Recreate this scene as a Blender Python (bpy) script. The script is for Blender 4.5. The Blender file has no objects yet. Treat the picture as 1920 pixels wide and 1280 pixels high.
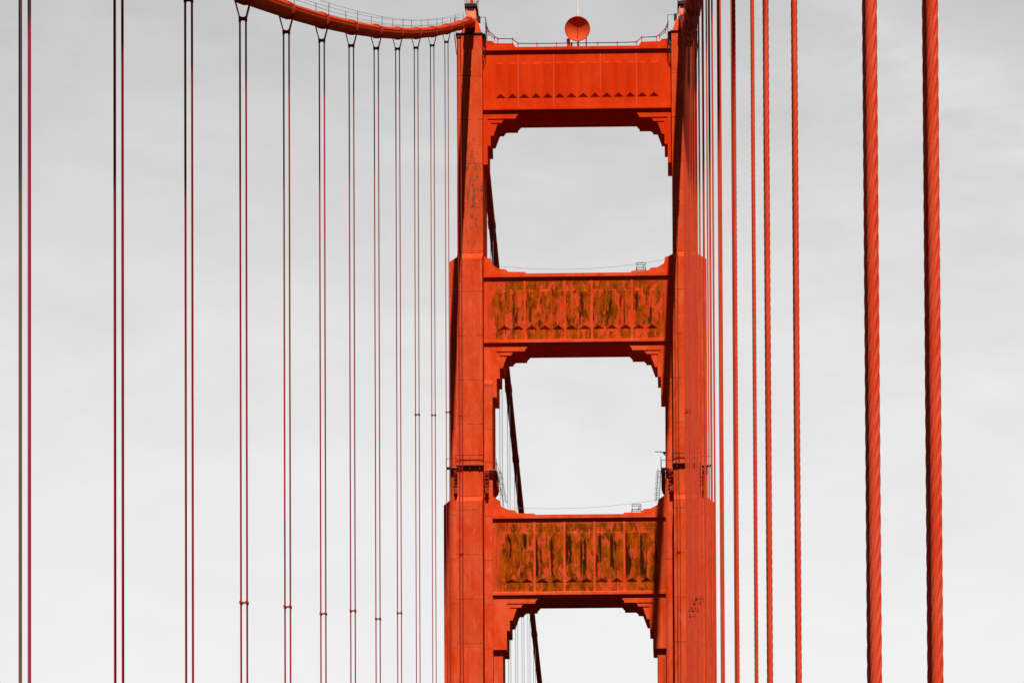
import bpy, math, random
from mathutils import Vector, Matrix
random.seed(7)
# ------------------------------------------------------------------ camera, world, sun
S = bpy.context.scene
COL = S.collection
W, P = 13.715, 15.24            # cable plane offset from the bridge axis, hanger pitch (metres)
YT, YA = 289.94, 13.608         # tower axis, first hanger in front of the camera (camera stands at y = 0, eye at z = 0)
cam = bpy.data.cameras.new('camera'); co = bpy.data.objects.new('camera', cam); COL.objects.link(co); S.camera = co
yaw, pit, rol, F_PX, PX, PY = 0.01377, 0.01987, -0.00556, 4248.0, 1215.77, 2140.88
cy_, sy_, cp_, sp_ = math.cos(yaw), math.sin(yaw), math.cos(pit), math.sin(pit)
fw = Vector((-sy_*cp_, cy_*cp_, sp_)); rt = Vector((cy_, sy_, 0)); up = rt.cross(fw)
r2 = rt*math.cos(rol) + up*math.sin(rol); u2 = up*math.cos(rol) - rt*math.sin(rol)
M = Matrix((r2, u2, -fw)).transposed().to_4x4(); M.translation = Vector((12.342, 0, 0)); co.matrix_world = M
cam.sensor_width = 36; cam.lens = F_PX/1920*36; cam.shift_x = (960-PX)/1920; cam.shift_y = (PY-640)/1920
cam.clip_start = .1; cam.clip_end = 20000
SUN = Vector((-0.092, 1.0, -1.2))            # direction the light travels
S.view_settings.view_transform = 'Standard'; S.view_settings.look = 'None'
S.view_settings.exposure = 0; S.view_settings.gamma = 1
sl = bpy.data.lights.new('sun', 'SUN'); sl.energy = 5.0; sl.angle = math.radians(.53); sl.color = (1, .965, .92)
so = bpy.data.objects.new('sun', sl); COL.objects.link(so); so.rotation_euler = SUN.to_track_quat('-Z', 'Y').to_euler()

wd = bpy.data.worlds.new('World'); S.world = wd; wd.use_nodes = True
nt = wd.node_tree; N = nt.nodes; L = nt.links; N.clear()
def nd(t, **k):
    n = N.new(t)
    for a, b in k.items():
        if a.startswith('i_'): n.inputs[int(a[2:])].default_value = b
        else: setattr(n, a, b)
    return n
def mth(op, a, b=None, c=None, tree=None):
    tr = tree or nt
    n = tr.nodes.new('ShaderNodeMath'); n.operation = op
    for i, v in enumerate((a, b, c)):
        if v is None: continue
        if hasattr(v, 'node'): tr.links.new(v, n.inputs[i])
        else: n.inputs[i].default_value = v
    return n.outputs[0]
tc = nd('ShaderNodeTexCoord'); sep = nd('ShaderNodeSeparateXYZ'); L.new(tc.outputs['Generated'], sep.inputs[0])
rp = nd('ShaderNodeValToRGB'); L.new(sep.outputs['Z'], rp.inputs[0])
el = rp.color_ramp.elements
stops = [(0, .12), (.12, .42), (.21, .84), (.30, .80), (.36, .735), (.42, .645), (.475, .555), (.56, .30), (.70, .14), (1, .08)]  # stops below and above the view lowered to darken undersides and shade
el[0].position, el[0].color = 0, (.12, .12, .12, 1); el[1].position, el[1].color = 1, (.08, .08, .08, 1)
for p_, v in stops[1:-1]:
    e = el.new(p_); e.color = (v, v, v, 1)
# thin high cloud: grey veils, denser low down
mp = nd('ShaderNodeMapping'); L.new(tc.outputs['Generated'], mp.inputs[0]); mp.inputs['Scale'].default_value = (3, 3, 9)
mp.inputs['Rotation'].default_value = (0.15, .5, .3)
n1 = nd('ShaderNodeTexNoise'); L.new(mp.outputs[0], n1.inputs[0]); n1.inputs['Scale'].default_value = 1.7; n1.inputs['Detail'].default_value = 7
n1.inputs['Roughness'].default_value = .62; n1.inputs['Distortion'].default_value = .8
n2 = nd('ShaderNodeTexNoise'); L.new(mp.outputs[0], n2.inputs[0]); n2.inputs['Scale'].default_value = 7; n2.inputs['Detail'].default_value = 8
n2.inputs['Roughness'].default_value = .6
cl = mth('ADD', mth('MULTIPLY', mth('SUBTRACT', n1.outputs[0], .5), .36), mth('MULTIPLY', mth('SUBTRACT', n2.outputs[0], .5), .26))
fade = mth('MULTIPLY', mth('SUBTRACT', sep.outputs['Z'], .12), 2.6); fade = mth('MINIMUM', mth('MAXIMUM', fade, .12), 1)
cl = mth('ADD', mth('MULTIPLY', cl, fade), 1.0)
# one loose wisp of cirrus falling away to the right
along = mth('ADD', mth('MULTIPLY', sep.outputs['X'], .88), mth('MULTIPLY', sep.outputs['Z'], -.475))
across = mth('ADD', mth('MULTIPLY', sep.outputs['X'], .475), mth('MULTIPLY', sep.outputs['Z'], .88))
wob = mth('MULTIPLY', mth('SUBTRACT', n2.outputs[0], .5), .05)
dd = mth('DIVIDE', mth('SUBTRACT', mth('ADD', across, wob), .440), .012)
wisp = mth('DIVIDE', 1.0, mth('ADD', 1.0, mth('MULTIPLY', dd, dd)))
al = mth('DIVIDE', mth('ADD', along, .105), .075); wisp = mth('DIVIDE', wisp, mth('ADD', 1.0, mth('MULTIPLY', mth('MULTIPLY', al, al), mth('MULTIPLY', al, al))))
wisp = mth('MULTIPLY', mth('MULTIPLY', wisp, n1.outputs[0]), .34)
cl = mth('ADD', cl, mth('MULTIPLY', wisp, mth('GREATER_THAN', sep.outputs['Y'], 0)))
# unseen half of the sky behind the viewer, dimmed to keep shaded faces dark
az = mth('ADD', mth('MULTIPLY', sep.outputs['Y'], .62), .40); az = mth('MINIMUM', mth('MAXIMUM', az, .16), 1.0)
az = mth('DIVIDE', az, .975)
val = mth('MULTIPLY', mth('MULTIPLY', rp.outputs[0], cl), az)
sky = nd('ShaderNodeTexSky', sky_type='NISHITA', sun_disc=False)
elev = math.asin(-SUN.z/SUN.length)
sky.sun_elevation = elev; sky.sun_rotation = math.atan2(-SUN.x, -SUN.y)
bw = nd('ShaderNodeRGBToBW'); L.new(sky.outputs[0], bw.inputs[0])
val = mth('ADD', val, mth('MULTIPLY', bw.outputs[0], .004))
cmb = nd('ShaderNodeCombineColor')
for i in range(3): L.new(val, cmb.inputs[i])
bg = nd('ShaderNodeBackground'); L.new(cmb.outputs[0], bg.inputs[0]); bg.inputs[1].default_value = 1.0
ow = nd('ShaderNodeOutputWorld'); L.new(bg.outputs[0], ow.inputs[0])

# ------------------------------------------------------------------ materials
def paint(name, base, base2, rough=.5, blot=.35, seams=None, algae=None, specks=0, scale=1.0, patch=None, bump=.0, spec=.0):
    m = bpy.data.materials.new(name); m.use_nodes = True; t = m.node_tree; B = t.nodes['Principled BSDF']
    B.inputs['Roughness'].default_value = rough
    B.inputs['Specular IOR Level'].default_value = spec
    g = t.nodes.new('ShaderNodeNewGeometry'); pos = g.outputs['Position']
    sp = t.nodes.new('ShaderNodeSeparateXYZ'); t.links.new(pos, sp.inputs[0])
    def noise(sc, st=(1, 1, 1), det=6, ro=.6, dist=0, off=(0, 0, 0)):
        mp = t.nodes.new('ShaderNodeMapping'); t.links.new(pos, mp.inputs[0]); mp.inputs['Scale'].default_value = st
        mp.inputs['Location'].default_value = off
        n = t.nodes.new('ShaderNodeTexNoise'); t.links.new(mp.outputs[0], n.inputs[0]); n.inputs['Scale'].default_value = sc
        n.inputs['Detail'].default_value = det; n.inputs['Roughness'].default_value = ro; n.inputs['Distortion'].default_value = dist
        return n.outputs[0]
    def mm(op, a, b=None, c=None): return mth(op, a, b, c, tree=t)
    def step(v, lo, hi):
        n = t.nodes.new('ShaderNodeMapRange'); t.links.new(v, n.inputs[0]); n.inputs[1].default_value = lo; n.inputs[2].default_value = hi
        n.clamp = True; return n.outputs[0]
    def mix(f, a, b):
        n = t.nodes.new('ShaderNodeMix'); n.data_type = 'RGBA'
        for k, v in ((0, f), (6, a), (7, b)):
            if hasattr(v, 'node'): t.links.new(v, n.inputs[k])
            else: n.inputs[k].default_value = v if k == 0 else (*v, 1)
        return n.outputs[2]
    big = step(noise(.35*scale, (1, 1, .45), 9, .70, .6), .40, .60)
    c = mix(big, base, base2)
    # sun-bleached chalky streaks
    chalk = step(noise(1.3*scale, (1, 1, .4), 9, .76, .4, (5, 3, 1)), .52, .68)
    c = mix(mm('MULTIPLY', chalk, blot), c, tuple(min(1, v*1.03+.045) for v in base2))
    dk = step(noise(.9*scale, (1, 1, .16), 7, .68, .3, (9, 1, 7)), .56, .76)
    c = mix(mm('MULTIPLY', dk, blot*.9), c, tuple(v*.66 for v in base))
    fine = step(noise(4.5*scale, (1, 1, .5), 6, .75, .2, (1, 4, 2)), .58, .70)
    c = mix(mm('MULTIPLY', fine, blot*.35), c, tuple(v*.6 for v in base))
    if seams:
        per, th, amt = seams
        # plate joints: a dark joint line, each field of plate a slightly different tone
        zf = mm('DIVIDE', mm('ADD', sp.outputs['Z'], 400.3), per)
        fr = mm('FRACT', zf); ln = mm('LESS_THAN', fr, th/per)
        brk = step(noise(1.1, (1, 1, 1), 4, .7, 0, (3, 8, 2)), .38, .5)
        c = mix(mm('MULTIPLY', mm('MULTIPLY', ln, amt), brk), c, (.10, .022, .008))
        # rows of rivets beside the plate edges
        xf = mm('ABSOLUTE', mm('SUBTRACT', mm('ABSOLUTE', sp.outputs['X']), 13.715))
        for xr in (1.28, 1.13, .35):
            rv = mm('MULTIPLY', mm('LESS_THAN', mm('ABSOLUTE', mm('SUBTRACT', xf, xr)), .028), mm('LESS_THAN', mm('FRACT', mm('DIVIDE', sp.outputs['Z'], .42)), .55))
            c = mix(mm('MULTIPLY', rv, .38), c, (.20, .018, .004))
        wn = t.nodes.new('ShaderNodeTexWhiteNoise'); wn.noise_dimensions = '2D'
        cb = t.nodes.new('ShaderNodeCombineXYZ'); t.links.new(mm('FLOOR', zf), cb.inputs[0])
        t.links.new(mm('FLOOR', mm('DIVIDE', sp.outputs['X'], 1.6)), cb.inputs[1]); t.links.new(cb.outputs[0], wn.inputs[0])
        c = mix(mm('MULTIPLY', wn.outputs[0], .34), c, (.50, .06, .022))
    if specks:
        s = step(noise(2.6, (1, 1, 1), 3, .5, 0, (2, 2, 6)), .735, .76)
        c = mix(mm('MULTIPLY', s, specks), c, (.09, .035, .015))
        s = step(noise(3.3, (1, 1, .8), 3, .5, 0, (12, 7, 1)), .72, .75)
        c = mix(mm('MULTIPLY', s, specks*.6), c, (.75, .32, .2))
    if patch:      # flaking paint and grey primer on one stretch of the leg
        px, pz, sx, sz = patch
        dx = mm('DIVIDE', mm('SUBTRACT', sp.outputs['X'], px), sx); dz = mm('DIVIDE', mm('SUBTRACT', sp.outputs['Z'], pz), sz)
        d = mm('SUBTRACT', 1, mm('ADD', mm('MULTIPLY', dx, dx), mm('MULTIPLY', dz, dz))); d = mm('MAXIMUM', d, 0)
        f = step(mm('ADD', noise(1.7, (1, 1, .4), 9, .80, .15), mm('MULTIPLY', d, .10)), .575, .62)
        f = mm('MULTIPLY', f, step(d, 0, .3))
        c = mix(mm('MULTIPLY', f, .8), c, mix(step(noise(5, (1, 1, 1), 3), .45, .6), (.28, .085, .045), (.10, .025, .010)))
    if algae:
        pitch, x0, x1, z0, z1, dark = algae
        inx = mm('MULTIPLY', step(sp.outputs['X'], x0-1.5, x0-.2), mm('SUBTRACT', 1, step(sp.outputs['X'], x1+.1, x1+1.5-dark*.9)))
        inz = mm('MULTIPLY', step(sp.outputs['Z'], z0, z0+.25), mm('SUBTRACT', 1, step(sp.outputs['Z'], z1-.2, z1)))
        a = mm('ADD', noise(.85, (1.1, 1, .62), 10, .72, .25), mm('MULTIPLY', mm('SUBTRACT', noise(2.2, (1.7, 1, .16), 6, .65, .1, (4, 0, 9)), .5), .55))
        f = mm('MULTIPLY', mm('MULTIPLY', step(a, .478-dark*.035, .515-dark*.035), inx), inz)
        # joint strips are kept clean
        og = mix(step(noise(1.4, (1, 1, .5), 7, .72), .44, .60), (.35, .066, .001), (.12, .021, .001))
        c = mix(mm('MULTIPLY', f, .93), c, og)
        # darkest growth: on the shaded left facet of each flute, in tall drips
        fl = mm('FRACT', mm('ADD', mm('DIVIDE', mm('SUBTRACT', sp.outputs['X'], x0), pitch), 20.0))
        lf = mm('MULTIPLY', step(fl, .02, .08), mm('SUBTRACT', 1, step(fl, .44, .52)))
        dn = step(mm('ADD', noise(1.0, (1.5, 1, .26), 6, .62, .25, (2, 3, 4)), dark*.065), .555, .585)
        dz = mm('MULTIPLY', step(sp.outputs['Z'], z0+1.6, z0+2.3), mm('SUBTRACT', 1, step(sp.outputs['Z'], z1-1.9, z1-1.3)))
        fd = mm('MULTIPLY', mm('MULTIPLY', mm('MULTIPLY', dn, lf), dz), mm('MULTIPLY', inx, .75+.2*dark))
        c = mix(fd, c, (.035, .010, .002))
        # sooty tide along the top edge
        tn = mm('MULTIPLY', step(noise(1.6, (1, 1, .5), 6, .7, .5, (8, 8, 8)), .53, .60), mm('MULTIPLY', step(sp.outputs['Z'], z1-1.35, z1-1.2), inz))
        c = mix(mm('MULTIPLY', mm('MULTIPLY', tn, inx), .6), c, (.10, .035, .004))
    t.links.new(c, B.inputs['Base Color'])
    if bump:
        bn = t.nodes.new('ShaderNodeBump'); bn.inputs['Strength'].default_value = bump; bn.inputs['Distance'].default_value = .02
        t.links.new(noise(9*scale, (1, 1, 1), 4, .6), bn.inputs['Height']); t.links.new(bn.outputs[0], B.inputs['Normal'])
    return m
O1, O2 = (.64, .047, .006), (.73, .088, .026)
M_LEG = paint('leg_paint', O1, O2, .55, .7, seams=(5.65, .09, .75), specks=.5, patch=(-13.3, 127.5, 1.7, 9))
M_STEEL = paint('steel_paint', O1, O2, .55, .4, specks=.3)
M_S1 = paint('fresh_red_orange_paint', (.62, .030, .003), (.68, .045, .006), .5, .22)
M_S2 = paint('stained_paint_two', (.64, .050, .010), (.68, .07, .02), .55, .35, algae=(1.717, -10.3, 10.3, 108.5, 116.2, .5))
M_S3 = paint('stained_paint_three', (.60, .052, .010), (.62, .07, .02), .55, .4, algae=(1.91, -9.55, 9.55, 75.9, 84.9, 1.0))
M_ROPE = paint('rope_paint', (.64, .048, .014), (.68, .072, .028), .45, .22, scale=6, bump=.10, spec=.04)
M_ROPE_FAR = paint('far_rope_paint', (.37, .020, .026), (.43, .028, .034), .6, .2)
M_CABLE = paint('cable_paint', (.58, .045, .010), (.62, .065, .020), .5, .35, specks=.3, scale=2)
M_DISH = paint('faded_dish_paint', (.60, .066, .014), (.64, .085, .024), .7, .25)
M_GEAR = paint('dark_gear_paint', (.30, .030, .010), (.36, .042, .014), .5, .4)
def plain(name, c, rough=.6, metal=0):
    m = bpy.data.materials.new(name); m.use_nodes = True; t = m.node_tree; B = t.nodes['Principled BSDF']
    B.inputs['Roughness'].default_value = rough; B.inputs['Metallic'].default_value = metal; B.inputs['Specular IOR Level'].default_value = .06
    n = t.nodes.new('ShaderNodeTexNoise'); n.inputs['Scale'].default_value = 3; n.inputs['Detail'].default_value = 6
    g = t.nodes.new('ShaderNodeNewGeometry'); t.links.new(g.outputs['Position'], n.inputs[0])
    mx = t.nodes.new('ShaderNodeMix'); mx.data_type = 'RGBA'; t.links.new(n.outputs[0], mx.inputs[0])
    mx.inputs[6].default_value = (*[v*.8 for v in c], 1); mx.inputs[7].default_value = (*[min(1, v*1.15) for v in c], 1)
    t.links.new(mx.outputs[2], B.inputs['Base Color']); return m
M_DARK = plain('dark_steel', (.035, .035, .037), .5)
M_BLACK = plain('black_box', (.02, .02, .02), .5)
M_WHITE = plain('white_fibreglass', (.82, .82, .80), .4)
M_JOINT = plain('pale_joint_filler', (.68, .095, .045), .6)
M_GALV = plain('galvanised_steel', (.16, .16, .165), .45)

# ------------------------------------------------------------------ mesh helpers
class MB:
    def __init__(s): s.v = []; s.f = []; s.sm = []
    def add(s, vs, fs, smooth=False):
        o = len(s.v); s.v += [tuple(v) for v in vs]; s.f += [tuple(i+o for i in f) for f in fs]; s.sm += [smooth]*len(fs); return s
    def box(s, x0, x1, y0, y1, z0, z1):
        return s.add([(x0,y0,z0),(x1,y0,z0),(x1,y1,z0),(x0,y1,z0),(x0,y0,z1),(x1,y0,z1),(x1,y1,z1),(x0,y1,z1)],
                     [(0,3,2,1),(4,5,6,7),(0,1,5,4),(1,2,6,5),(2,3,7,6),(3,0,4,7)])
    def frus(s, a, b):   # a, b = (x0,x1,y0,y1,z)
        return s.add([(a[0],a[2],a[4]),(a[1],a[2],a[4]),(a[1],a[3],a[4]),(a[0],a[3],a[4]),(b[0],b[2],b[4]),(b[1],b[2],b[4]),(b[1],b[3],b[4]),(b[0],b[3],b[4])],
                     [(0,3,2,1),(4,5,6,7),(0,1,5,4),(1,2,6,5),(2,3,7,6),(3,0,4,7)])
    def prism(s, poly, y0, y1):   # polygon in x,z extruded along y
        n = len(poly); ar = sum(poly[i][0]*poly[(i+1)%n][1]-poly[(i+1)%n][0]*poly[i][1] for i in range(n))
        if ar < 0: poly = poly[::-1]
        vs = [(x, y0, z) for x, z in poly]+[(x, y1, z) for x, z in poly]
        fs = [tuple(range(n)), tuple(range(2*n-1, n-1, -1))]+[(i, i+n, (i+1)%n+n, (i+1)%n) for i in range(n)]
        return s.add(vs, fs)
    def tube(s, pts, r, n=8, cap=True, smooth=True):
        pts = [Vector(p) for p in pts]; rs = r if isinstance(r, (list, tuple)) else [r]*len(pts)
        t0 = (pts[1]-pts[0]).normalized(); ref = Vector((0, 1, 0)) if abs(t0.y) < .8 else Vector((0, 0, 1))
        u = t0.cross(ref).normalized(); vs = []
        for i, p in enumerate(pts):
            a = pts[max(i-1, 0)]; b = pts[min(i+1, len(pts)-1)]; t = (b-a).normalized()
            u = (u - t*u.dot(t)).normalized(); w = t.cross(u)
            vs += [p+(u*math.cos(k*2*math.pi/n)+w*math.sin(k*2*math.pi/n))*rs[i] for k in range(n)]
        m = len(pts); fs = [(i*n+k, i*n+(k+1)%n, (i+1)*n+(k+1)%n, (i+1)*n+k) for i in range(m-1) for k in range(n)]
        s.add(vs, fs, smooth)
        if cap: s.add([], []); s.add(vs[:n], [tuple(range(n-1, -1, -1))]); s.add(vs[-n:], [tuple(range(n))])
        return s
    def wirerope(s, x, y, z0, z1, r, dz, n=36, lay=.72, strands=6, ph=0.):   # vertical rope of twisted strands
        m = max(2, int((z1-z0)/dz)+1); vs = []; rs_ = r*.352
        for i in range(m):
            z = z0+(z1-z0)*i/(m-1); tw = 2*math.pi*z/lay+ph
            for k in range(n):
                a = 2*math.pi*k/n; q = (a-tw) % (2*math.pi/strands) - math.pi/strands
                d = r-rs_                                   # outline of round strands set on a circle
                rad = d*math.cos(q)+math.sqrt(max(rs_*rs_-(d*math.sin(q))**2, 1e-8)) if abs(d*math.sin(q)) < rs_*.995 else d*math.cos(q)
                vs.append((x+rad*math.cos(a), y+rad*math.sin(a), z))
        fs = [(i*n+k, i*n+(k+1)%n, (i+1)*n+(k+1)%n, (i+1)*n+k) for i in range(m-1) for k in range(n)]
        return s.add(vs, fs, True)
    def build(s, name, mat, parent=None, loc=None):
        me = bpy.data.meshes.new(name); me.from_pydata(s.v, [], s.f); me.polygons.foreach_set('use_smooth', s.sm); me.materials.append(mat)
        me.update(); o = bpy.data.objects.new(name, me); COL.objects.link(o)
        if parent: o.parent = parent
        if loc: o.location = loc
        return o
def tag(o, label, cat, group=None, kind=None):
    if label: o['label'] = label
    if cat: o['category'] = cat
    if group: o['group'] = group
    if kind: o['kind'] = kind
    return o
def thing(name, label, cat, group=None, loc=(0, 0, 0)):
    o = bpy.data.objects.new(name, None); COL.objects.link(o); o.location = loc; return tag(o, label, cat, group)
def off(loc, pts): return [(p[0]-loc[0], p[1]-loc[1], p[2]-loc[2]) for p in pts]

# ------------------------------------------------------------------ setting under the view: water and bridge deck
w = MB().add([(-9000,-9000,-68),(9000,-9000,-68),(9000,12000,-68),(-9000,12000,-68)], [(0,1,2,3)]).build('water', plain('sea_water', (.008,.009,.010), .4))
tag(w, 'dark bay water far below the bridge', None, kind='structure')
d = MB().box(-10.9, 10.9, -60, 700, -3.2, -1.95).build('road', plain('asphalt', (.035,.035,.035), .9)); tag(d, 'asphalt roadway of the bridge', None, kind='structure')
d = MB().box(10.9, 13.25, -60, YT-8, -3.2, -1.75).box(-13.25, -10.9, -60, YT-8, -3.2, -1.75).build('sidewalk', plain('concrete', (.12,.12,.115), .9))
tag(d, 'sidewalks along both edges of the bridge roadway', None, kind='structure')

# ------------------------------------------------------------------ tower
T0 = (0, YT, 0)
tower = thing('bridge_tower', 'tall orange suspension bridge tower of two stepped legs joined by three cross struts', 'tower', loc=T0)
def leg(sg):
    b = MB(); c = 13.715
    def X(a, bb): return (sg*a, sg*bb) if sg > 0 else (sg*bb, sg*a)
    def bx(a, bb, hy, z0, z1): x0, x1 = X(a, bb); b.box(x0, x1, -hy, hy, z0, z1)
    def cap(a0, b0, h0, z0, a1, b1, h1, z1):
        x0, x1 = X(a0, b0); q0, q1 = X(a1, b1); b.frus((x0, x1, -h0, h0, z0), (q0, q1, -h1, h1, z1))
    i, o = 12.10, 15.36
    h1, h2, h3 = 3.3, 4.55, 5.75
    bx(i, o, h1, 119.3, 147.5)                                   # top stage
    cap(i, o, h2, 118.1, i, o, h1, 119.3); bx(i, o, h2, 87.75, 118.1)
    cap(i, o, h3, 86.8, i, o, h2, 87.75); bx(i, o, h3, -64, 86.8)
    bx(i+.24, o-.24, h1+.07, 119.32, 146.6)                      # slightly proud cover plates on the faces
    bx(i+.28, o-.28, h2+.045, 87.8, 117.6); bx(i+.28, o-.28, h3+.045, -64, 86.3)
    # outer wings
    cap(o, 16.43, 3.0, 118.35, o, 15.5, 2.9, 119.0); bx(o, 16.43, 3.0, -64, 118.35)
    cap(16.43, 17.32, 2.6, 87.2, 16.43, 16.5, 2.5, 87.9); bx(16.43, 17.32, 2.6, -64, 87.2)
    bx(o, 16.30, 3.6, -64, 86.9)
    # inner wings
    bx(11.05, i, 2.5, 86.2, 102.9); cap(11.05, i, 2.5, 102.9, 11.05, i, 2.12, 103.4)
    bx(11.05, i, 2.95, -64, 86.2)
    bx(9.87, 11.05, 2.0, -64, 75)
    return b.build('leg', M_LEG, tower)
for sg in (-1, 1):
    lg = leg(sg); c = sg*13.715
    ins = -sg   # towards the portal
    b = MB().box(c-1.75, c+1.75, -3.45, 3.45, 147.5, 147.66)
    b.build('cornice', M_BLACK, lg)
    b = MB()
    b.frus((c-(1.62 if sg > 0 else 1.25), c-.52, -2.4, 2.2, 147.66), (c-(1.0 if sg > 0 else .85), c-.52, -1.9, 1.7, 149.9))
    b.frus((c+.52, c+(1.62 if sg < 0 else 1.25), -2.4, 2.2, 147.66), (c+.52, c+(1.0 if sg < 0 else .85), -1.9, 1.7, 149.9))
    b.box(c-.52, c+.52, -1.6, 1.6, 147.66, 150.45); b.box(c-.72, c+.72, -.85, .85, 150.42, 150.7)
    b.box(c-.75, c-.45, -1.9, -1.6, 148, 150.3); b.box(c+.45, c+.75, -1.9, -1.6, 148, 150.3)
    sd = b.build('saddle_housing', M_STEEL, lg)
    b = MB().frus((c-.70, c+.70, -1.1, 1.1, 150.45), (c-.62, c+.62, -1.0, 1.0, 152.13))
    for q in (-.58, .44): b.box(c+q, c+q+.12, -1.16, -1.0, 150.5, 152.05)
    b.build('beacon_pedestal', paint('pale_orange_paint_%s' % ('west' if sg < 0 else 'east'), (.80, .22, .12), (.85, .28, .17), .5, .2), lg)
    b = MB().box(c-.80, c+.80, -1.35, 1.35, 152.13, 152.55)
    b.build('beacon_platform', M_BLACK, lg)
    b = MB()
    for q in (-.74, -.25, .25, .74):
        b.tube([(c+q, -1.28, 152.55), (c+q, -1.28, 154.3)], .035, 6); b.tube([(c+q, 1.28, 152.55), (c+q, 1.28, 154.3)], .035, 6)
    for q in (-.74, .74): b.tube([(c+q, -1.28, 154.1), (c+q, 1.28, 154.1)], .03, 6)
    b.tube([(c-.76, 1.28, 154.1), (c+.76, 1.28, 154.1)], .03, 6)
    for z in (153.3, 154.1): b.tube([(c-.76, -1.28, z), (c+.76, -1.28, z)], .035, 6)
    b.build('beacon_railing', M_STEEL, lg)
    b = MB().tube([(c, 0, 152.55), (c, 0, 153.8)], .2, 12).tube([(c, 0, 153.8), (c, 0, 154.6)], .32, 14)
    b.build('beacon', M_STEEL, lg)
    x = c+ins*.88
    b = MB().box(min(x, x+ins*.38), max(x, x+ins*.38), -1.9, -1.4, 149.9, 150.6); b.build('control_box', M_BLACK, lg)
    # walkway brackets and railing beside the saddle
    b = MB(); e = c+ins*2.05
    for s2 in (1,):
        x1 = c+ins*1.75
        b.box(min(x1, e), max(x1, e), -3.3, -.8, 147.52, 147.6)
        for y in (-3.2, -2.0, -.9):
            b.tube([(e, y, 147.6), (e, y, 149.75)], .035, 6)
        b.tube([(e, -3.2, 149.75), (e, -.9, 149.75)], .03, 6); b.tube([(e, -3.2, 148.7), (e, -.9, 148.7)], .03, 6)
        b.tube([(c+ins*1.2, -3.2, 149.75), (e, -3.2, 149.75)], .03, 6)
        b.tube([(e, -3.2, 147.5), (c+ins*1.66, -3.2, 145.2)], .06, 6); b.tube([(e, -2.9, 147.5), (e, -2.9, 145.6), (c+ins*1.66, -2.9, 144.6)], .05, 6)
    b.build('saddle_railing', M_DARK, lg); b = MB()
    for y in (-3.2, -1.0):
        eo = c-ins*1.95
        b.tube([(eo, y, 147.6), (eo, y, 149.7)], .03, 6)
    b.tube([(eo, -3.2, 149.7), (eo, -1, 149.7)], .03, 6); b.tube([(eo, -3.2, 149.7), (c-ins*1.3, -3.2, 149.7)], .03, 6)
    b.tube([(eo, -3.2, 147.6), (c-ins*1.66, -3.2, 144.9)], .05, 6)
    b.build('outer_railing', M_DARK, lg)

def bracket(sg, base, zf, d, parent, low=6.9, mat=None, wide=0.):
    def pl(pts): return [(sg*(base-t), zf+z) for t, z in pts]
    b = MB(); w0 = -wide
    b.prism(pl([(w0, -.32), (4.62, -.32), (4.2, -.78), (4.2, -1.0), (.54, -1.0), (.54, -low), (w0, -low)]), -d, d)
    b.prism(pl([(.54, -1.0), (2.78, -1.0), (2.43, -1.3), (2.43, -1.48), (.94, -1.48), (.94, -4.45), (.54, -4.45)]), -d+.1, d-.1)
    b.prism(pl([(.94, -1.48), (1.95, -1.48), (1.82, -1.62), (1.28, -3.1), (.94, -3.1)]), -d+.2, d-.2)
    return b.build('bracket', mat or M_STEEL, parent)
def strut(zc0, zc1, zf0, zf1, zsof, hw, end, mat, npl, x0, ztri, zscal, haunch, joints, tri=.43, bext=0., jw=.05, jproud=.02, jmat=None):
    b = MB(); e = end
    b.box(-e, e, -hw+.02, hw-.02, zf1, zc0)                                    # web core
    b.box(-e, e, -hw, hw, zsof, zf0)                                            # bottom chord under the flange
    body = b.build('strut', mat, tower)
    b = MB(); b.box(-e, e, -hw-.36, hw+.36, zc0, zc1)
    for sg in (-1, 1):
        pts = [(sg*end, zc1)]+[(sg*x, z) for x, z in haunch]
        b.prism(pts, -hw+.12, hw-.12)
    b.build('cap', M_S1 if mat is M_S1 else M_STEEL, body)
    b = MB()   # bottom flange with sloping top
    b.prism([(0, 0), (0, 0)], 0, 0) if False else None
    for s2 in (-1, 1):
        ys = [(s2*hw, zf1+.06), (s2*(hw+.36), zf1-.12), (s2*(hw+.36), zf0), (s2*hw, zf0)]
        vs = [(-e, y, z) for y, z in ys]+[(e, y, z) for y, z in ys]
        fs = [(0,1,5,4),(1,2,6,5),(2,3,7,6),(0,3,2,1),(4,5,6,7)]
        if s2 > 0: fs = [f[::-1] for f in fs]
        b.add(vs, fs)
    b.build('flange', M_S1 if mat is M_S1 else M_STEEL, body)
    # fluted panel: a row of vertical ridges, undercut at the foot
    pitch = 2*x0/npl; g = pitch*.055; pr = .32
    for s2 in (-1, 1):
        b = MB(); yb = s2*(hw-.015)
        for k in range(npl):
            xa = -x0+k*pitch+g; xb = -x0+(k+1)*pitch-g; xm = (xa+xb)/2
            yr = s2*(hw+pr)
            vs = [(xa,yb,ztri),(xb,yb,ztri),(xm,yr,ztri+tri),(xa,yb,zscal),(xb,yb,zscal),(xm,yr,zscal-.30)]
            fs = [(0,2,5,3),(2,1,4,5),(0,1,2),(3,5,4)]
            if s2 > 0: fs = [f[::-1] for f in fs]
            b.add(vs, fs)
        b.build('fluted_panel', mat, body)
    for xj, z0j in joints:
        for s2 in (-1, 1):
            y0, y1 = sorted((s2*(hw-.018), s2*(hw+jproud)))
            MB().box(xj-jw, xj+jw, y0, y1, zf1+z0j, zc0-.004).build('joint_strip', jmat or M_JOINT, body)
    for sg in (-1, 1): bracket(sg, end if end > 11.1 and bext == 0 else (11.05 if bext == 1 else 9.87), zf0, hw-.004, body,
                               low=6.9, mat=M_S1 if mat is M_S1 else M_STEEL, wide={0: 0, 1: 1.05, 2: 1.18}[bext])
    return body
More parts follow.
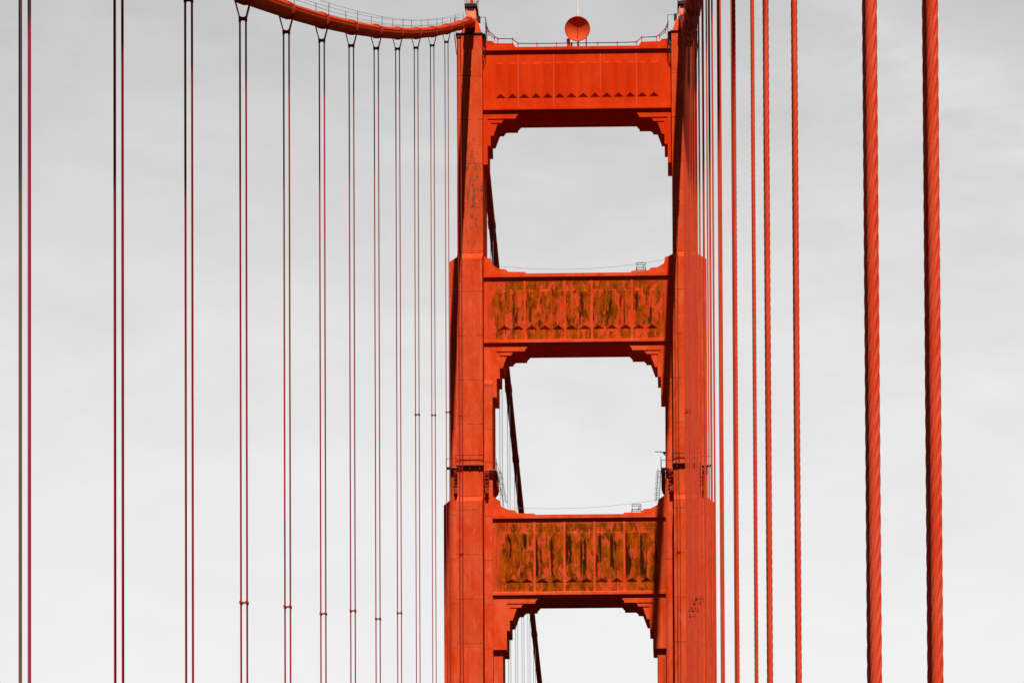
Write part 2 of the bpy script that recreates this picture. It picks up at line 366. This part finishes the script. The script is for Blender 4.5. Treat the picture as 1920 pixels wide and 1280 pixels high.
strut(145.9, 146.28, 138.2, 138.62, 137.86, 2.0, 12.10, M_S1, 14, 10.6, 139.85, 144.4,
      [(11.75, 147.4), (10.94, 147.35), (10.6, 147.05), (8.27, 147.02), (7.73, 146.28)],
      [(-7.6, 0), (-3.02, 0), (2.98, 2.3), (7.6, 0)], jw=.03)
strut(116.55, 116.98, 108.1, 108.5, 107.76, 2.1, 12.10, M_S2, 12, 10.3, 109.87, 114.95,
      [(12.1, 119.5), (11.55, 119.2), (11.12, 119.1), (11.0, 118.3), (10.14, 117.8), (9.32, 117.75), (8.98, 117.42), (6.87, 117.38), (6.53, 116.98)],
      [(-6.87, 0), (-1.72, 0), (1.72, 0), (6.87, 0)], tri=.43, bext=1, jw=.14, jmat=M_STEEL)
strut(85.35, 85.8, 75.55, 76.0, 75.2, 2.6, 11.05, M_S3, 10, 9.55, 77.2, 83.65,
      [(11.05, 88.4), (10.15, 87.75), (9.95, 87.05), (9.07, 86.6), (8.25, 86.55), (7.9, 86.15), (5.74, 86.12), (5.47, 85.8)],
      [(-5.73, 0), (-1.91, 0), (1.91, 0), (5.73, 0)], tri=.43, bext=2, jw=.13, jmat=M_STEEL)

# ------------------------------------------------------------------ things on the top strut
zt = 146.28
hr = thing('handrail', 'thin dark handrail with short orange posts along the top of the highest strut', 'handrail', loc=T0)
prof = [(11.75, 149.6), (11.35, 148.6), (10.6, 147.85), (10.2, 147.6), (8.3, 147.55), (7.6, 146.95)]
xs_flat = [5.15, 2.65]
line = [(-x, z) for x, z in prof]+[(-x, 146.9) for x in xs_flat]+[(x, 146.9) for x in reversed(xs_flat)]+[(x, z) for x, z in reversed(prof)]
b = MB().tube([(x, -1.95, z) for x, z in line], .055, 6); b.tube([(x, -1.95, z-.32) for x, z in line[:3]], .04, 6); b.tube([(x, -1.95, z-.32) for x, z in line[-3:]], .04, 6)
b.build('rail', M_DARK, hr)
for x, z in line[1:-1]:
    b = MB().tube([(x, -1.95, z-.62), (x, -1.95, z-.02)], .05, 8).tube([(x, -1.95, z-.10), (x, -1.95, z+.10)], .10, 10)
    b.build('post', M_STEEL, hr)
dl = (0.0, YT-.8, 149.35)
dish = thing('dish_antenna', 'round orange dish antenna on the middle of the top strut', 'dish', loc=dl)
n, rr, dep, R0 = 64, 16, .93, 1.57
vs = []; fs = []
for i in range(rr+1):
    q = i/rr; r = R0*q; y = dep*(1-q*q)
    for k in range(n): a = 2*math.pi*k/n; vs.append((r*math.cos(a), y, r*math.sin(a)))
for i in range(rr):
    for k in range(n): fs.append((i*n+k, i*n+(k+1)%n, (i+1)*n+(k+1)%n, (i+1)*n+k))
bowl = MB().add(vs, fs, True)
vo = [(v[0]*1.035, v[1]*1.03+.0, v[2]*1.035) for v in vs]; bowl.add(vo, [f[::-1] for f in fs], True)
bw_ = bowl.build('bowl', M_DISH, dish)
MB().add([(R0*math.cos(2*math.pi*k/n)*s_, 0, R0*math.sin(2*math.pi*k/n)*s_) for s_ in (.985, 1.05) for k in range(n)], [(k, (k+1)%n, n+(k+1)%n, n+k) for k in range(n)]).build('rim', M_GEAR, bw_)
MB().tube([(0, .90, 0), (0, .15, 0)], .035, 8).tube([(0, .22, 0), (0, .02, 0)], [.10, .07], 12).build('feed', M_GEAR, dish)
b = MB().box(-1.42, -1.0, .5, 1.3, -3.07, -1.0).box(.9, 1.25, .5, 1.3, -3.07, -2.0).box(-1.45, 1.3, .3, 1.5, -3.07, -2.65)
for q in (-1.1, 1.1): b.tube([(q, .8, -2.7), (q, .8, 0)], .08, 8)
b.build('mount', M_STEEL, dish)
for x, z1, lb in ((-.86, 152.05, 'short white whip antenna just left behind the round dish'), (0.0, 158.0, 'tall white rod antenna rising behind the round dish')):
    a = thing('antenna_rod', lb, 'antenna', 'white antennas on the top strut', loc=(x, YT+1.2, zt))
    MB().tube([(0, 0, 0), (0, 0, z1-zt)], [.14, .12], 10).build('rod', M_WHITE, a); MB().box(-.12, .12, -.12, .12, 0, .35).build('base', M_GEAR, a)
for sg, lb in ((-1, 'small white floodlight on the beacon railing of the left leg'), (1, 'small white floodlight on the beacon railing of the right leg')):
    c = sg*13.715; x = c-sg*.86
    a = thing('floodlight', lb, 'floodlight', 'floodlights on the tower tops', loc=(x, YT-1.4, 152.85))
    MB().box(min(0, -sg*.48), max(0, -sg*.48), -.28, .05, .1, .38).tube([(-sg*.24, -.28, .24), (-sg*.24, -.45, .24)], [.15, .19], 12).build('lamp_head', M_WHITE, a)
    MB().tube([(0, 0, -.3), (-sg*.12, 0, .12)], .04, 6).build('arm', M_DARK, a)

# ------------------------------------------------------------------ gear on the lower struts
for (xc, zb, yy, lb) in ((8.05, 117.38, -1.4, 'small dark tubular frame on the middle strut near the right leg'), (7.3, 86.12, -1.8, 'small dark tubular frame on the lowest strut near the right leg')):
    a = thing('equipment_frame', lb, 'frame', 'tubular frames on the struts', loc=(xc, YT+yy, zb))
    b = MB()
    for y in (-.35, .35):
        b.tube([(-.62, y, 0), (-.60, y, .42), (-.5, y, .5), (.5, y, .5), (.60, y, .42), (.62, y, 0)], .045, 8)
    b.build('legs', M_DARK, a)
    b = MB()
    for y in (-.35, .35):
        b.tube([(-.55, y, .5), (-.57, y, 1.12), (.57, y, 1.12), (.57, y, .8), (.3, y, .8), (.25, y, .5)], .04, 8)
    for x in (-.57, .57): b.tube([(x, -.35, 1.12), (x, .35, 1.12)], .035, 6)
    b.build('upper_rail', M_DARK, a)
for (z, x0, zz0, x1, zz1, y, lb, sag) in ((0, -10.4, 118.3, 11.6, 119.0, -1.7, 'thin grey safety line strung across the opening above the middle strut', .85), (0, -8.6, 87.0, 10.6, 87.9, -2.1, 'thin grey safety line strung across the opening above the lowest strut', .55)):
    pts = []
    for k in range(25):
        q = k/24; pts.append((x0+(x1-x0)*q, YT+y, zz0+(zz1-zz0)*q-sag*4*q*(1-q)))
    l0 = pts[0]; o = MB().tube(off(l0, pts), .018, 5).build('safety_line', M_GALV, loc=l0); tag(o, lb, 'line', 'safety lines above the struts')
# maintenance platforms round the legs
for sg, side in ((-1, 'left'), (1, 'right')):
    c = sg*13.715; z = 91.75
    a = thing('maintenance_platform', 'dark steel maintenance platform with railing wrapped round the %s tower leg' % side, 'platform', 'maintenance platforms on the tower legs', loc=(c, YT, z))
    i_ = -sg
    fr = -4.62
    b = MB().box(-1.75, 1.75, fr-.42, fr, -.12, 0)
    xo, xi = sorted((-i_*1.75, -i_*3.1)); b.box(xo, xi, -3.8, -3.05, -.12, 0)
    xo, xi = sorted((i_*1.75, i_*3.2)); b.box(xo, xi, -3.35, -2.62, -.32, -.2)
    xo, xi = sorted((i_*2.7, i_*3.22)); b.box(xo, xi, -2.6, 1.5, -.32, -.2)
    b.build('deck', plain('weathered_planks_%s' % side, (.34, .15, .09), .8), a)
    b = MB()
    for k in range(8):
        x = -1.7+k*.486; b.box(x-.03, x+.03, fr-.40, fr, -.22, -.12)
    b.box(-1.8, 1.8, fr-.46, fr-.40, -.26, -.12); b.box(-1.8, 1.8, fr-.1, fr-.05, -.25, -.12)
    for x in (-1.2, 0, 1.2): b.box(x-.08, x+.08, fr-.3, fr-.15, -.6, -.22)
    b.build('joists', M_GEAR, a)
    b = MB()
    for x in (-1.8, -.9, 0, .9, 1.8): b.tube([(x, fr-.42, 0), (x, fr-.42, 1.1)], .03, 6)
    b.tube([(-1.8, fr-.42, 1.1), (1.8, fr-.42, 1.1)], .045, 6); b.tube([(-1.8, fr-.42, .55), (1.8, fr-.42, .55)], .025, 6)
    for q in (-i_*1.8, -i_*3.15):
        b.tube([(q, -3.8, 0), (q, -3.8, 1.1)], .03, 6)
    b.tube([(-i_*1.8, -3.8, 1.1), (-i_*3.15, -3.8, 1.05)], .03, 6)
    for q in (1.8, 2.6, 3.2):
        b.tube([(i_*q, -3.35, -.2), (i_*q, -3.35, .75)], .03, 6)
    b.tube([(i_*1.8, -3.35, .75), (i_*3.25, -3.35, .75), (i_*3.25, 1.3, .75)], .03, 6); b.tube([(i_*3.25, -3.35, -.3), (i_*3.25, -3.35, 1.2)], .035, 6)
    b.build('railing', M_DARK if sg > 0 else M_GEAR, a)
    rnd = random.Random(11+sg)
    for q, zz, yy in ((-i_*1.95, 3.3, -3.5), (i_*1.95, 3.2, -3.3)):
        b = MB(); b.tube([(q-.12, yy, -.3), (q-.25*i_, yy, -zz*.5), (q, yy, -zz)], .06, 6); b.tube([(q+.35, yy, -.3), (q+.1, yy, -zz)], .05, 6)
        for k in range(6):
            zk = -.35-k*zz/7; b.box(q-.18+rnd.uniform(-.15, .1), q+.22+rnd.uniform(-.1, .15), yy-.1, yy+.1, zk-.12, zk)
        b.box(q-.2, q+.35, yy-.16, yy+.16, -.75, -.35); b.box(q-.15, q+.25, yy-.12, yy+.12, -zz, -zz+.7)
        b.build('hanger_bracket', M_GEAR, a)
    # hanging net basket on the portal side
    b = MB(); x0, x1 = sorted((i_*2.75, i_*3.25))
    pts = [(i_*2.68, -.25), (i_*3.12, -.25), (i_*3.2, -1.6), (i_*3.05, -2.1), (i_*2.7, -2.45)]
    b.prism(pts, -1.6, -1.5); b.prism(pts, 1.2, 1.3)
    for (xa, za), (xb, zb) in zip(pts[1:-1], pts[2:]):
        for k in range(5):
            y = -1.6+k*.7; b.tube([(xa, y, za), (xb, y, zb)], .04, 5)
    b.build('side_bracket', M_GEAR, a)
    # caged ladder leaning from the platform to the lowest strut
    top = (sg*10.3, YT-2.2, 91.5); bot = (sg*(9.95 if sg > 0 else 9.4), YT-2.0, 86.9)
    la = thing('caged_ladder', 'caged access ladder hanging from the %s maintenance platform above the lowest strut' % side, 'ladder', 'ladders beside the portal', loc=top)
    tp = Vector((0, 0, 0)); bt = Vector(bot)-Vector(top)
    lm = M_DARK if sg > 0 else M_GALV
    b = MB()
    for q in (-.2, .2): b.tube([tp+Vector((q, 0, .3)), tp.lerp(bt, .86 if q*sg < 0 else 1)+Vector((q, 0, 0))], .035, 6)
    b.build('stile', lm, la)
    for k in range(13):
        p = tp.lerp(bt, k/15); MB().tube([p+Vector((-.2, 0, 0)), p+Vector((.2, 0, 0))], .02, 5).build('rung', lm, la)
    b = MB()
    hp = []
    for k in range(6):
        p = tp.lerp(bt, .04+k*.155)
        ring = [p+Vector((.36*math.cos(t)*1.0-i_*0-sg*(-.0), -.36*math.sin(t)*1.5, 0)) for t in [j*math.pi/10 for j in range(11)]]
        ring = [Vector((v.x*.85-sg*.15, v.y, v.z)) for v in ring]; hp.append(ring); b.tube(ring, .018, 5)
    for j in (1, 3, 5, 7, 9): b.tube([r_[j] for r_ in hp], .014, 5)
    b.build('cage', lm, la)
# small arm on the portal side of the right leg
a = MB().tube([(0, 0, 0), (-.8, 0, .12), (-1.35, 0, .1)], .05, 6).tube([(0, 0, -.4), (-.35, 0, .05)], .05, 6).box(-.3, 0, -.1, .1, -.15, .1).build('lamp_arm', M_DARK, loc=(11.05, YT-2.0, 93.9))
tag(a, 'short dark arm sticking out from the right leg above its maintenance platform', 'bracket')

# ------------------------------------------------------------------ main cables
def zside(s): return 151.03-.56189*s+.00034*s*s     # side span, s metres in front of the tower
def zmain(s): return 151.03-.447*s+.000349*s*s      # main span beyond the tower
def zcable(y): return zside(YT-y) if y <= YT else zmain(y-YT)
RC = .50
KM = list(range(2, 9))
YM = {k: YT+15.33*k+.1 for k in KM}
for sg, side in ((-1, 'left'), (1, 'right')):
    l0 = (sg*W, YT, 151.03)
    ca = thing('main_cable', 'thick orange main cable sweeping down from the top of the %s tower leg' % side, 'cable', 'main cables', loc=l0)
    pts = []
    y = -40.
    while y < YT+330:
        pts.append((sg*W, y, zcable(y)-(.55*math.exp(-((y-YT)/3.)**2)))); y += 3 if abs(y-YT) > 12 else 1
    MB().tube(off(l0, pts), RC, 28).build('cable', M_CABLE, ca)
    bands = [YA+P*i for i in range(0 if sg > 0 else 5, 18)]+[YM[k] for k in KM if sg < 0]+[YT-7.2]
    for y in bands:
        z = zcable(y); sl_ = (zcable(y+.1)-zcable(y-.1))/.2; dy = .62/math.hypot(1, sl_)
        if abs(y-YT) < 9: dy *= .3
        a_, b_ = Vector((sg*W, y-dy, z-dy*sl_)), Vector((sg*W, y+dy, z+dy*sl_))
        b = MB().tube(off(l0, [a_, a_.lerp(b_, .12), a_.lerp(b_, .13), a_.lerp(b_, .87), a_.lerp(b_, .88), b_]), [RC*1.15, RC*1.15, RC*1.07, RC*1.07, RC*1.15, RC*1.15], 28)
        for q in (-1, 1):
            b.tube(off(l0, [a_+Vector((0, 0, q*RC*1.13)), b_+Vector((0, 0, q*RC*1.13))]), .05, 6)
        b.build('cable_band', M_CABLE, ca)
    MB().tube(off(l0, [(sg*W, YT-5.4, zcable(YT-5.4)), (sg*W, YT-5.2, zcable(YT-5.2)), (sg*W, YT-3.2, zcable(YT-3.2)-.1), (sg*W, YT-1.0, zcable(YT-1)-.45)]), [.6, .66, .67, .67], 28).build('cable_collar', M_CABLE, ca)
    yy = [YA+P*i+.35 for i in range(0 if sg > 0 else 4, 18)]+[YT-5]
    for q in (-.49, .49):
        for dz in (1.30, .72):
            MB().tube(off(l0, [(sg*W+q, y, zcable(y)+dz) for y in yy]), .014, 5).build('hand_rope', M_GALV, ca)
        for y in yy[:-1]:
            z = zcable(y); MB().tube(off(l0, [(sg*W+q*.95, y, z+.2), (sg*W+q, y, z+1.34)]), .024, 6).build('stanchion', M_DARK, ca)
# farther hand ropes of the left cable beyond the tower
# ------------------------------------------------------------------ suspender ropes
SP = {8: 35.36, 9: 39.03, 10: 42.44, 11: 46.55, 12: 49.74, 13: 54.13, 14: 78.12, 15: 83.3, 16: 88.85, 17: 93.7}
RR, HS, HY = .034, .183, .125
def hanger(sg, y, label, group, spacer, detail, mat):
    zc = zcable(y); zk = zc-1.5; x = sg*W; l0 = (x, y, zk)
    h = thing('suspender', label, 'suspender', group, loc=l0)
    sl_ = (zcable(y+.1)-zcable(y-.1))/.2
    zb = -2.9-zk
    for qy in (-HY, HY):
        b = MB(); zcy = 1.5+qy*sl_
        arc = [(.55*math.cos(t), qy, zcy+.55*math.sin(t)) for t in [j*math.pi/12 for j in range(13)]]
        right = [(HS, qy, 0), (.50, qy, zcy-.28)]; left = [(-.50, qy, zcy-.28), (-HS, qy, 0)]
        b.tube(right+arc+left, RR, 8)
        for q in (-HS, HS):
            if detail:
                top = min(0, detail-zk)
                b.wirerope(q, qy, zb, top, RR*1.04, .02 if detail < 12 else .03, n=72 if detail < 12 else 36, ph=q*9+qy*5-2*math.pi*0)
                if top < 0: b.tube([(q, qy, top), (q, qy, 0)], RR, 10)
            else: b.tube([(q, qy, zb), (q, qy, 0)], RR, 10 if y < 140 else 8, cap=False)
        b.build('rope', mat, h)
    b = MB().box(-HS, HS, -.14, .14, -.045, .045)
    for q in (-HS, HS): b.tube([(q, 0, -.16), (q, 0, .13)], .085, 10)
    b.build('top_clamp', M_GEAR, h)
    if spacer:
        zs = spacer-zk
        b = MB().box(-HS, HS, -.05, .05, zs-.05, zs+.05)
        for q in (-HS, HS): b.box(q-.07, q+.07, -.2, .2, zs-.09, zs+.08)
        b.build('spacer', M_GEAR, h)
    return h
ORD = ['first', 'second', 'third', 'fourth', 'fifth', 'sixth', 'seventh', 'eighth', 'ninth', 'tenth', 'eleventh', 'twelfth', 'thirteenth', 'fourteenth', 'fifteenth', 'sixteenth', 'seventeenth', 'eighteenth']
for i in range(5, 18):
    k = i-5
    lb = ('leftmost pair of suspender ropes, at the left edge of the photo' if k == 0 else
          'farthest left suspender pair, two thin lines running down in front of the left tower leg' if i == 17 else
          'left side suspender pair, %s counted from the left edge of the photo' % ORD[k])
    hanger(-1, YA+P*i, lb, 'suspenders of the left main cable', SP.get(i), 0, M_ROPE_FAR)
for i in range(0, 18):
    lb = ('nearest and thickest pair of twisted suspender ropes at the far right' if i == 0 else
          'second thickest pair of suspender ropes, left of the two thickest ones' if i == 1 else
          'farthest right suspender pair, thinnest lines in front of the right tower leg' if i == 17 else
          'right side suspender pair, %s counted from the right edge of the photo' % ORD[i])
    hanger(1, YA+P*i, lb, 'suspenders of the right main cable', SP.get(i), {0: 8.5, 1: 17.5, 2: 27.}.get(i, 0), M_ROPE)
for k in KM:
    hanger(-1, YM[k], '%s thin grey suspender pair right of the left leg, seen through the tower openings' % ORD[k-2], 'suspenders beyond the tower', 78.7 if k == 3 else None, 0, M_GALV)
